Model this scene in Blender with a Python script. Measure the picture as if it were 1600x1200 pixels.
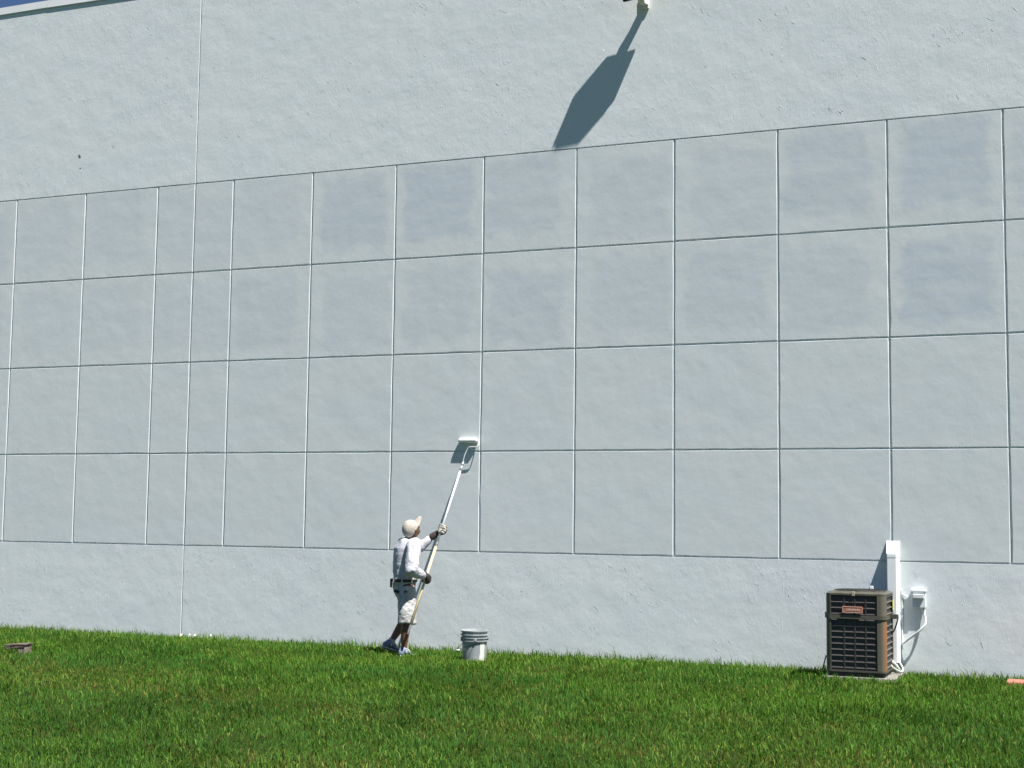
import bpy, bmesh, math, random
import numpy as np
from mathutils import Vector, Matrix, noise as mnoise

for o in list(bpy.data.objects):
    bpy.data.objects.remove(o)
SC = bpy.context.scene
COL = SC.collection
random.seed(7)
RNG = np.random.default_rng(11)

# ------------------------------------------------------------------ camera
cam_d = bpy.data.cameras.new('camera')
cam = bpy.data.objects.new('camera', cam_d)
COL.objects.link(cam)
RGT = Vector((0.92471636, 0.38047931, 0.01162555))
UPV = Vector((0.02426325, -0.08939303, 0.99570085))
FWD = Vector((-0.37988281, 0.92045879, 0.09189486))
CAMP = Vector((14.28358, -15.89543, 1.66579))
M = Matrix((RGT, UPV, -FWD)).transposed().to_4x4()
M.translation = CAMP
cam.matrix_world = M
cam_d.sensor_fit = 'HORIZONTAL'
cam_d.sensor_width = 36.0
cam_d.lens = 2224.432 / 1600 * 36
cam_d.clip_start = 0.1
cam_d.clip_end = 2000
SC.camera = cam

# ------------------------------------------------------------------ sky, sun, exposure
SUN = Vector((2.1, -1.0, 4.3)).normalized()
w = bpy.data.worlds.new('World')
SC.world = w
w.use_nodes = True
nt = w.node_tree
bg = nt.nodes['Background']
sky = nt.nodes.new('ShaderNodeTexSky')
sky.sky_type = 'NISHITA'
sky.sun_disc = False
sky.sun_elevation = math.asin(SUN.z)
sky.sun_rotation = math.atan2(SUN.x, SUN.y)
sky.air_density = 0.6
sky.dust_density = 0.0
sky.ozone_density = 6.0
nt.links.new(sky.outputs[0], bg.inputs[0])
bg.inputs[1].default_value = 0.05
sl = bpy.data.lights.new('sun', 'SUN')
sl.energy = 5.0
sl.angle = math.radians(0.53)
sl.color = (1.0, 0.968, 0.925)
sun = bpy.data.objects.new('sun', sl)
COL.objects.link(sun)
sun.rotation_euler = SUN.to_track_quat('Z', 'Y').to_euler()
sun.location = (20, -20, 40)
vs = SC.view_settings
vs.view_transform = 'Standard'
vs.look = 'None'
vs.exposure = 0.92
vs.gamma = 1.0
vs.use_curve_mapping = False

# ------------------------------------------------------------------ material helpers
class NT:
    def __init__(self, name):
        self.m = bpy.data.materials.new(name)
        self.m.use_nodes = True
        self.t = self.m.node_tree
        self.b = self.t.nodes['Principled BSDF']
        self.out = self.t.nodes['Material Output']
    def n(self, typ, **kw):
        nd = self.t.nodes.new(typ)
        for k, v in kw.items():
            setattr(nd, k, v)
        return nd
    def l(self, a, b):
        self.t.links.new(a, b)
    def math(self, op, a, b=None, clamp=False):
        nd = self.n('ShaderNodeMath', operation=op, use_clamp=clamp)
        for i, x in enumerate((a, b)):
            if x is None: continue
            if isinstance(x, (int, float)): nd.inputs[i].default_value = x
            else: self.l(x, nd.inputs[i])
        return nd.outputs[0]
    def noise(self, vec, scale, detail=3, rough=0.55, dist=0.0):
        nd = self.n('ShaderNodeTexNoise')
        nd.inputs['Scale'].default_value = scale
        nd.inputs['Detail'].default_value = detail
        nd.inputs['Roughness'].default_value = rough
        nd.inputs['Distortion'].default_value = dist
        if vec is not None: self.l(vec, nd.inputs['Vector'])
        return nd.outputs['Fac']
    def mapr(self, v, a, b, c=0.0, d=1.0, smooth=True):
        nd = self.n('ShaderNodeMapRange')
        if smooth: nd.interpolation_type = 'SMOOTHSTEP'
        self.l(v, nd.inputs[0])
        for i, x in enumerate((a, b, c, d)): nd.inputs[1 + i].default_value = x
        return nd.outputs[0]
    def mix(self, f, a, b, blend='MIX'):
        nd = self.n('ShaderNodeMix', data_type='RGBA', blend_type=blend)
        if isinstance(f, (int, float)): nd.inputs[0].default_value = f
        else: self.l(f, nd.inputs[0])
        for i, x in ((6, a), (7, b)):
            if isinstance(x, (tuple, list)): nd.inputs[i].default_value = (*x[:3], 1)
            else: self.l(x, nd.inputs[i])
        return nd.outputs[2]
    def bump(self, h, dist, strength=1.0, prev=None):
        nd = self.n('ShaderNodeBump')
        nd.inputs['Strength'].default_value = strength
        nd.inputs['Distance'].default_value = dist
        self.l(h, nd.inputs['Height'])
        if prev is not None: self.l(prev, nd.inputs['Normal'])
        return nd.outputs[0]
    def scaled(self, vec, s):
        nd = self.n('ShaderNodeMapping')
        nd.inputs['Scale'].default_value = s
        self.l(vec, nd.inputs['Vector'])
        return nd.outputs[0]

def simple(name, c, rough=0.6, var=0.12, scale=25.0, c2=None, bump=0.0, bscale=80.0, metal=0.0, spec=0.5):
    k = NT(name)
    tc = k.n('ShaderNodeTexCoord').outputs['Object']
    f = k.mapr(k.noise(tc, scale, 4), 0.3, 0.7)
    if c2 is None: c2 = tuple(x * (1 - var * 2) for x in c)
    k.l(k.mix(f, c2, c), k.b.inputs['Base Color'])
    k.b.inputs['Roughness'].default_value = rough
    k.b.inputs['Metallic'].default_value = metal
    k.b.inputs['Specular IOR Level'].default_value = spec
    if bump: k.l(k.bump(k.noise(tc, bscale, 3), bump), k.b.inputs['Normal'])
    return k.m

def wall_mat(name, panel):
    k = NT(name)
    pos = k.n('ShaderNodeNewGeometry').outputs['Position']
    obj = k.n('ShaderNodeTexCoord').outputs['Object']
    fresh = (0.622, 0.655, 0.655) if panel else (0.682, 0.718, 0.726)
    old = (0.570, 0.628, 0.662) if panel else (0.625, 0.675, 0.705)
    # roller laps: soft, horizontally stretched cloudiness of the coats
    lap = k.mapr(k.noise(k.scaled(pos, (0.55, 1, 1.5)), 1.3, 4, 0.55, 0.6), 0.36, 0.66)
    fine = k.mapr(k.noise(k.scaled(pos, (1.0, 1, 2.2)), 4.5, 4, 0.6), 0.3, 0.72)
    base = k.mix(k.math('MULTIPLY', lap, 0.38), fresh, old)
    base = k.mix(k.math('MULTIPLY', fine, 0.16), base, old)
    if panel:
        sep = k.n('ShaderNodeSeparateXYZ')
        warp = k.n('ShaderNodeTexNoise'); warp.inputs['Scale'].default_value = 3.1; warp.inputs['Detail'].default_value = 4
        k.l(pos, warp.inputs['Vector'])
        va = k.n('ShaderNodeVectorMath', operation='SUBTRACT'); k.l(warp.outputs['Color'], va.inputs[0]); va.inputs[1].default_value = (.5, .5, .5)
        vb = k.n('ShaderNodeVectorMath', operation='SCALE'); k.l(va.outputs[0], vb.inputs[0]); vb.inputs['Scale'].default_value = 0.42
        vc = k.n('ShaderNodeVectorMath', operation='ADD'); k.l(obj, vc.inputs[0]); k.l(vb.outputs[0], vc.inputs[1])
        off = k.n('ShaderNodeAttribute', attribute_type='OBJECT', attribute_name='patch_offset')
        vd = k.n('ShaderNodeVectorMath', operation='ADD'); k.l(vc.outputs[0], vd.inputs[0]); k.l(off.outputs['Vector'], vd.inputs[1])
        k.l(vd.outputs[0], sep.inputs[0])
        ax = k.math('ABSOLUTE', sep.outputs[0]); az = k.math('ABSOLUTE', sep.outputs[2])
        d = k.math('MAXIMUM', ax, az)
        inside = k.mapr(d, 0.54, 0.40)
        strokes = k.mapr(k.noise(k.scaled(pos, (0.5, 1, 2.6)), 3.2, 4, .6, .5), .30, .62, .55, 1.0)
        inside = k.math('MULTIPLY', inside, strokes)
        pt = k.n('ShaderNodeAttribute', attribute_type='OBJECT', attribute_name='patch_strength')
        inside = k.math('MULTIPLY', inside, pt.outputs['Fac'], True)
        base = k.mix(inside, base, (0.492, 0.545, 0.604))
    k.l(base, k.b.inputs['Base Color'])
    k.b.inputs['Roughness'].default_value = 0.75
    k.b.inputs['Specular IOR Level'].default_value = 0.25
    # relief: broad unevenness, trowel work, roller stipple
    broad = k.noise(pos, 3.0, 3, 0.5)
    n1 = k.bump(broad, 0.006 if panel else 0.0078, 1.0)
    trow = k.noise(k.scaled(pos, (1.0, 1.0, 0.34)), 30.0, 5, 0.62, 1.4)
    n2 = k.bump(trow, 0.0008 if panel else 0.0017, 1.0, n1)
    n3 = k.bump(k.noise(k.scaled(pos, (1, 1, .5)), 120.0, 2, 0.5), 0.0003 if panel else 0.0007, 1.0, n2)
    k.l(n3, k.b.inputs['Normal'])
    return k.m

M_PANEL = wall_mat('painted_panel', True)
M_WALL = wall_mat('painted_stucco', False)
M_COPING = simple('white_coping_metal', (0.74, 0.755, 0.76), 0.4, 0.04, 2.0)
M_ROOF = simple('roof_membrane', (0.55, 0.55, 0.54), 0.8, 0.1, 1.0)

# ------------------------------------------------------------------ object helpers
def wloc(p):
    v = Vector((0, 0, 0))
    while p is not None:
        v += p.location
        p = p.parent
    return v

def tag(o, label=None, cat=None, group=None, kind=None):
    if label: o['label'] = label
    if cat: o['category'] = cat
    if group: o['group'] = group
    if kind: o['kind'] = kind
    return o

def thing(name, loc, label, cat, group=None):
    o = bpy.data.objects.new(name, None)
    o.empty_display_size = 0.1
    o.location = loc
    COL.objects.link(o)
    return tag(o, label, cat, group)

def link(name, me, mat, parent=None, loc=None):
    o = bpy.data.objects.new(name, me)
    COL.objects.link(o)
    if mat is not None and len(me.materials) == 0: me.materials.append(mat)
    if parent is not None: o.parent = parent
    if loc is not None: o.location = loc
    return o

def put(name, bm, mat, parent=None, smooth=False, origin=None):
    """bm is in world coordinates; shift so that it sits right under its parent"""
    base = wloc(parent) if parent is not None else Vector((0, 0, 0))
    org = Vector(origin) if origin is not None else base
    bmesh.ops.translate(bm, verts=bm.verts, vec=-org)
    bmesh.ops.recalc_face_normals(bm, faces=bm.faces)
    me = bpy.data.meshes.new(name)
    bm.to_mesh(me); bm.free()
    if smooth: me.polygons.foreach_set('use_smooth', [True] * len(me.polygons))
    return link(name, me, mat, parent, org - base)

def box(bm, lo, hi, bev=0.0, mtx=None):
    r = bmesh.ops.create_cube(bm, size=1.0)
    lo, hi = Vector(lo), Vector(hi)
    for v in r['verts']:
        v.co = Vector(((v.co.x + .5) * (hi.x - lo.x) + lo.x, (v.co.y + .5) * (hi.y - lo.y) + lo.y, (v.co.z + .5) * (hi.z - lo.z) + lo.z))
    vs_ = r['verts']
    if bev:
        es = list({e for v in vs_ for e in v.link_edges})
        rr = bmesh.ops.bevel(bm, geom=es, offset=bev, segments=2, affect='EDGES', profile=0.6)
        vs_ = list({v for f in rr['faces'] for v in f.verts} | {v for v in vs_ if v.is_valid})
    if mtx is not None:
        bmesh.ops.transform(bm, matrix=mtx, verts=vs_)
    return vs_

def newbox(lo, hi, bev=0.0, mtx=None):
    bm = bmesh.new(); box(bm, lo, hi, bev, mtx); return bm

def frame_for(t, ref=None):
    t = t.normalized()
    r = Vector(ref) if ref is not None else (Vector((0, 0, 1)) if abs(t.z) < .9 else Vector((1, 0, 0)))
    a = r - t * r.dot(t)
    a.normalize()
    return a, t.cross(a)

def tube(bm, pts, rad, seg=10, caps=True, round_ends=False, ref=None, sq=1.0):
    """loft of circular (r) or elliptical (ra, rb) rings along pts; ref gives the ra direction"""
    pts = [Vector(p) for p in pts]
    rad = [(r, r) if isinstance(r, (int, float)) else r for r in rad]
    if round_ends:
        t0 = (pts[0] - pts[1]).normalized(); t1 = (pts[-1] - pts[-2]).normalized()
        m0, m1 = min(rad[0]), min(rad[-1])
        pre = [(pts[0] + t0 * m0 * s, (rad[0][0] * c, rad[0][1] * c)) for s, c in ((.97, .22), (.8, .6), (.45, .89))]
        post = [(pts[-1] + t1 * m1 * s, (rad[-1][0] * c, rad[-1][1] * c)) for s, c in ((.45, .89), (.8, .6), (.97, .22))]
        pts = [p for p, _ in pre] + pts + [p for p, _ in post]
        rad = [r for _, r in pre] + rad + [r for _, r in post]
    rings = []
    a_prev = ref
    for i, p in enumerate(pts):
        t = (pts[min(i + 1, len(pts) - 1)] - pts[max(i - 1, 0)])
        a, b = frame_for(t, a_prev)
        if ref is None: a_prev = a
        cs = [(math.cos(2 * math.pi * j / seg), math.sin(2 * math.pi * j / seg)) for j in range(seg)]
        if sq != 1.0: cs = [(math.copysign(abs(c) ** sq, c), math.copysign(abs(d) ** sq, d)) for c, d in cs]
        rings.append([bm.verts.new(p + a * rad[i][0] * c + b * rad[i][1] * d) for c, d in cs])
    for r0, r1 in zip(rings, rings[1:]):
        for j in range(seg):
            bm.faces.new((r0[j], r0[(j + 1) % seg], r1[(j + 1) % seg], r1[j]))
    if caps:
        bm.faces.new(rings[0][::-1]); bm.faces.new(rings[-1])

def newtube(*a, **k):
    bm = bmesh.new(); tube(bm, *a, **k); return bm

def spline(ctrl, n=8):
    c = [Vector(p) for p in ctrl]
    c = [c[0] * 2 - c[1]] + c + [c[-1] * 2 - c[-2]]
    out = []
    for i in range(1, len(c) - 2):
        for j in range(n):
            t = j / n
            p0, p1, p2, p3 = c[i - 1:i + 3]
            out.append(.5 * ((2 * p1) + (p2 - p0) * t + (2 * p0 - 5 * p1 + 4 * p2 - p3) * t * t + (3 * p1 - p0 - 3 * p2 + p3) * t ** 3))
    out.append(c[-2])
    return out

def ellipsoid(bm, c, ax, seg=20, rings=12):
    """ax: three axis vectors (with length)"""
    r = bmesh.ops.create_uvsphere(bm, u_segments=seg, v_segments=rings, radius=1.0)
    m = Matrix((ax[0], ax[1], ax[2])).transposed()
    for v in r['verts']:
        v.co = Vector(c) + m @ v.co

def lathe(bm, prof, c, seg=32):
    rings = []
    for r, z in prof:
        rings.append([bm.verts.new((c[0] + r * math.cos(2 * math.pi * j / seg), c[1] + r * math.sin(2 * math.pi * j / seg), c[2] + z)) for j in range(seg)])
    for a, b in zip(rings, rings[1:]):
        for j in range(seg):
            bm.faces.new((a[j], a[(j + 1) % seg], b[(j + 1) % seg], b[j]))
    return rings

def fused(bm, voxel, smooth_it=4, fac=0.5):
    """one continuous surface out of overlapping closed pieces"""
    me = bpy.data.meshes.new('tmp')
    bmesh.ops.recalc_face_normals(bm, faces=bm.faces)
    bm.to_mesh(me); bm.free()
    o = bpy.data.objects.new('tmp', me)
    COL.objects.link(o)
    m = o.modifiers.new('r', 'REMESH'); m.mode = 'VOXEL'; m.voxel_size = voxel; m.adaptivity = 0
    s = o.modifiers.new('s', 'SMOOTH'); s.factor = fac; s.iterations = smooth_it
    dg = bpy.context.evaluated_depsgraph_get()
    dg.update()
    ev = bpy.data.meshes.new_from_object(o.evaluated_get(dg))
    out = bmesh.new(); out.from_mesh(ev)
    bpy.data.objects.remove(o); bpy.data.meshes.remove(me); bpy.data.meshes.remove(ev)
    return out

def crumple(bm, amp, scale, stretch=(1, 1, 1), ridge=True, seed=0.0, mask=None):
    bm.normal_update()
    mv = []
    for v in bm.verts:
        q = Vector((v.co.x * stretch[0], v.co.y * stretch[1], v.co.z * stretch[2])) * scale + Vector((seed, seed * 1.7, 0))
        h = mnoise.noise(q)
        if ridge: h = 0.75 - 2.0 * abs(h)
        h += 0.4 * mnoise.noise(q * 2.3)
        mv.append(v.normal * h * amp * (mask(v.co) if mask else 1.0))
    for v, d in zip(bm.verts, mv): v.co += d

# ------------------------------------------------------------------ ground
def vnoise(x, y, s, seed):
    """smooth value noise in numpy, 0..1"""
    r = np.random.default_rng(seed).random((64, 64))
    u, v = np.asarray(x) / s, np.asarray(y) / s
    i, j = np.floor(u).astype(int), np.floor(v).astype(int)
    fu, fv = u - i, v - j
    fu, fv = fu * fu * (3 - 2 * fu), fv * fv * (3 - 2 * fv)
    g = lambda a, b: r[a % 64, b % 64]
    return (g(i, j) * (1 - fu) + g(i + 1, j) * fu) * (1 - fv) + (g(i, j + 1) * (1 - fu) + g(i + 1, j + 1) * fu) * fv

def gz(x, y):
    x = np.asarray(x, float); y = np.asarray(y, float)
    d = -y
    z = 0.02 + 0.025 * np.clip(d, 0, 1)                     # slight rise off the wall
    t = np.clip((d - 1.6) / 7.0, 0, 1)
    z = z - 0.26 * t * t * (3 - 2 * t)
    z = z + 0.05 * (vnoise(x + 40, y + 40, 2.6, 3) - .5) * np.clip((d - 1.2) / 1.5, 0, 1)
    return z

k = NT('soil_and_thatch')
gp = k.n('ShaderNodeNewGeometry').outputs['Position']
c1 = k.mix(k.mapr(k.noise(gp, 3.0, 4), .35, .65), (0.026, 0.044, 0.008), (0.050, 0.044, 0.016))
c1 = k.mix(k.mapr(k.noise(gp, 60.0, 3), .4, .65), c1, (0.042, 0.080, 0.010))
k.l(c1, k.b.inputs['Base Color']); k.b.inputs['Roughness'].default_value = 0.95; k.b.inputs['Specular IOR Level'].default_value = 0.0
k.l(k.bump(k.noise(gp, 70, 4), 0.02), k.b.inputs['Normal'])
M_SOIL = k.m

def ground_sheet():
    xs = np.concatenate([[-600, -200, -60, -25], np.arange(-14, 26.1, .4), [40, 80, 220, 620]])
    ys = np.concatenate([[-600, -200, -70, -35, -22], np.arange(-16, 0.31, .3), [4, 13.9]])
    X, Y = np.meshgrid(xs, ys)
    Z = gz(X, np.minimum(Y, 0))
    n, m = len(xs), len(ys)
    v = np.stack([X.ravel(), Y.ravel(), Z.ravel()], 1)
    f = [(j * n + i, j * n + i + 1, (j + 1) * n + i + 1, (j + 1) * n + i) for j in range(m - 1) for i in range(n - 1)]
    me = bpy.data.meshes.new('ground')
    me.from_pydata(v.tolist(), [], f)
    o = link('ground', me, M_SOIL)
    tag(o, 'lawn soil running up to the foot of the white wall', 'ground', kind='structure')
ground_sheet()

# ------------------------------------------------------------------ building
S = 1.2192
XL, XR = -13.0, 24.0
CJ = 2.5 * S                      # the full-height control joint
ZB, ZT, ZTOP = S, 5 * S, 8.93
bld = thing('painted_building', (6.0, 0.0, 0.0), 'long white painted stucco wall scored into square panels, filling the background', 'building')
GH, GD = 0.0155, 0.018             # half width of a joint at the face, depth

def wall_piece(name, x0, x1, z0, z1, mat, lim=0.3, seed=0, edges='lrbt'):
    """a slab of the wall face with hand-cut, chamfered edges where it meets a joint"""
    rg = random.Random(seed)
    cx, cz = (x0 + x1) / 2, (z0 + z1) / 2
    hw, hh = (x1 - x0) / 2, (z1 - z0) / 2
    nx, nz = max(4, int(2 * hw / lim)), max(4, int(2 * hh / lim))
    ring = [(-1 + 2 * i / nx, -1) for i in range(nx)] + [(1, -1 + 2 * i / nz) for i in range(nz)] + \
           [(1 - 2 * i / nx, 1) for i in range(nx)] + [(-1, 1 - 2 * i / nz) for i in range(nz)]
    bm = bmesh.new()
    fr, mid, bk = [], [], []
    for (u, v) in ring:
        jit = rg.gauss(0, .0021)
        g = GH + jit
        if mat is M_WALL: g *= .62
        ix = hw - (g if (('r' in edges and u > 0) or ('l' in edges and u < 0)) else 0)
        iz = hh - ((g if v < 0 else g * .72) if (('t' in edges and v > 0) or ('b' in edges and v < 0)) else 0)
        fr.append(bm.verts.new((u * ix, 0, v * iz)))
        bx_ = hw - (0.0045 if (('r' in edges and u > 0) or ('l' in edges and u < 0)) else 0)
        bz_ = hh - (0.0045 if (('t' in edges and v > 0) or ('b' in edges and v < 0)) else 0)
        mid.append(bm.verts.new((u * (ix * .7 + bx_ * .3), GD * .16, v * (iz * .7 + bz_ * .3))))
        bk.append(bm.verts.new((u * bx_, GD, v * bz_)))
    bm.faces.new(fr)
    n = len(ring)
    for i in range(n):
        j = (i + 1) % n
        bm.faces.new((fr[i], mid[i], mid[j], fr[j]))
        bm.faces.new((mid[i], bk[i], bk[j], mid[j]))
    for f in bm.faces:
        f.normal_update()
        if f.normal.y > 0: f.normal_flip()
    me = bpy.data.meshes.new(name)
    bm.to_mesh(me); bm.free()
    return link(name, me, mat, bld, Vector((cx, 0, cz)) - bld.location)

b = bmesh.new(); box(b, (XL, GD, -0.6), (XR, 14.0, 8.85)); put('wall', b, M_WALL, bld)
b = bmesh.new(); box(b, (XL + .25, .3, 8.853), (XR - .25, 13.7, 8.875)); put('roof', b, M_ROOF, bld)
wall_piece('upper_wall', XL, CJ, ZT, ZTOP - .02, M_WALL, .3, 1, 'rb')
wall_piece('upper_wall', CJ, XR, ZT, ZTOP - .02, M_WALL, .3, 2, 'lb')
wall_piece('base_wall', XL, CJ, -.5, ZB, M_WALL, .3, 3, 'rt')
wall_piece('base_wall', CJ, XR, -.5, ZB, M_WALL, .3, 4, 'lt')
# strength of the greyer patch left inside each panel, row by row from the top
PATCH = {(4, 3): .75, (5, 3): .85, (6, 3): .62, (3, 3): .3, (2, 3): .3, (1, 3): .35, (0, 3): .3, (7, 3): .5, (8, 3): .42, (9, 3): .7, (10, 3): .85, (11, 3): .5,
         (0, 2): .22, (1, 2): .3, (2, 2): .3, (3, 2): .5, (4, 2): .42, (5, 2): .48, (6, 2): .6, (7, 2): .5, (8, 2): .55, (9, 2): .5, (10, 2): .85, (11, 2): .6,
         (5, 1): .15, (4, 1): .12}
for col in range(-4, 16):
    for row in range(4):
        spans = [(col * S, CJ), (CJ, (col + 1) * S)] if col == 2 else [(col * S, (col + 1) * S)]
        for h, (a_, b_) in enumerate(spans):
            o = wall_piece('panel', a_, b_, ZB + row * S, ZB + (row + 1) * S, M_PANEL, .16, col * 31 + row * 7 + h + 500)
            rg = random.Random(col * 13 + row * 101 + h)
            base = {3: .5, 2: .45, 1: .1, 0: .05}[row]
            o['patch_strength'] = float(PATCH.get((col, row), base * rg.uniform(.5, 1.2)))
            o['patch_offset'] = [rg.uniform(-.11, .11), 0.0, rg.uniform(-.09, .09)]
# the plain wall beyond the panels that were built one by one, far outside the frame
wall_piece('side_wall', XL, -4 * S, ZB, ZT, M_WALL, .6, 8, 'rbt')
wall_piece('side_wall', 16 * S, XR, ZB, ZT, M_WALL, .6, 9, 'lbt')
# coping: sheet-metal lengths that do not line up perfectly
rg = random.Random(3)
x = .413 - 3.05 * 4
while x < XR - 1:
    bm = bmesh.new()
    tilt = rg.uniform(-.010, .012)
    z0 = 8.868 + rg.uniform(-.006, .006); pr = .012 + rg.uniform(-.003, .006)
    L = 3.046
    prof = [(-pr, 0), (-pr - .004, .012), (-pr + .002, .118), (.03, .128), (.36, .10), (.36, -.02), (.33, -.02), (.33, .085), (.02, .105), (-pr + .004, 0.0)]
    A = [bm.verts.new((x, p[0], z0 + p[1] + tilt)) for p in prof]
    B = [bm.verts.new((x + L, p[0], z0 + p[1] - tilt)) for p in prof]
    n = len(prof)
    for i in range(n): bm.faces.new((A[i], A[(i + 1) % n], B[(i + 1) % n], B[i]))
    bm.faces.new(A[::-1]); bm.faces.new(B)
    put('coping', bm, M_COPING, bld)
    x += 3.05

# trowel ridges in the stucco of the upper band and the base band
def ridges():
    V, F = [], []
    rg = random.Random(21)
    def one(cx, cz, L, W, H, ang, curve):
        ca, sa = math.cos(ang), math.sin(ang)
        n = 6
        idx = []
        for i in range(n):
            t = i / (n - 1)
            s = (t - .5) * L
            c = curve * L * (4 * (t - .5) ** 2 - .5)
            tap = max(.12, math.sin(math.pi * (t * .86 + .07)))
            row = []
            for wv, hv in ((-1, -.0004), (-.15, 1), (1, -.0004)):
                lx = s; lz = c + wv * W * .5 * tap + rg.uniform(-.12, .12) * W
                row.append(len(V))
                V.append((cx + lx * ca - lz * sa, -(H * tap * rg.uniform(.7, 1.2)) if hv == 1 else .0004, cz + lx * sa + lz * ca))
            idx.append(row)
        for a, b in zip(idx, idx[1:]):
            for j in (0, 1): F.append((a[j], b[j], b[j + 1], a[j + 1]))
    for band, ncl in (((ZT + .06, 8.8), 620), ((.05, ZB - .06), 420)):
        for _ in range(ncl):
            cx = rg.uniform(-4.5, 17.5); cz = rg.uniform(*band)
            style = rg.random()
            cnt = rg.choice((1, 2, 3, 4, 5, 6, 8))
            a0 = math.radians(rg.choice((-58, -65, -72, -50, 88, 95, 100, 70)) + rg.uniform(-9, 9))
            for _ in range(cnt):
                x_, z_ = cx + rg.gauss(0, .13), cz + rg.gauss(0, .05)
                if not (band[0] < z_ < band[1]): continue
                if abs(x_ - CJ) < .05: continue
                L = rg.uniform(.025, .095) * (1.5 if style < .12 else 1)
                one(x_, z_, L, rg.uniform(.008, .020), rg.choice((.0006, .0008, .0011, .0014, .0019)), a0 + rg.gauss(0, .22), rg.uniform(-.25, .25))
        for _ in range(int(ncl * 3)):
            one(rg.uniform(-4.5, 17.5), rg.uniform(*band), rg.uniform(.008, .035), rg.uniform(.004, .011), rg.uniform(.0003, .0009), math.radians(rg.uniform(-110, -40)), rg.uniform(-.3, .3))
    me = bpy.data.meshes.new('stucco_ridges')
    me.from_pydata([(a - bld.location.x, b, c) for a, b, c in V], [], F)
    me.polygons.foreach_set('use_smooth', [True] * len(me.polygons))
    o = link('stucco_ridges', me, M_WALL, bld)
    o['kind'] = 'stuff'
ridges()
M_NICK = simple('bare_nick', (0.05, 0.05, 0.05), 0.9)
for pts in (((1.060, -.003, 6.672), (1.083, -.004, 6.655), (1.100, -.003, 6.632)), ((1.088, -.003, 6.483), (1.118, -.003, 6.474))):
    put('gouge', newtube(pts, [.0012] + [.0030 if pts[0][0] > 5 else .006] * (len(pts) - 2) + [.002], 6), M_NICK, bld)

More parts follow.
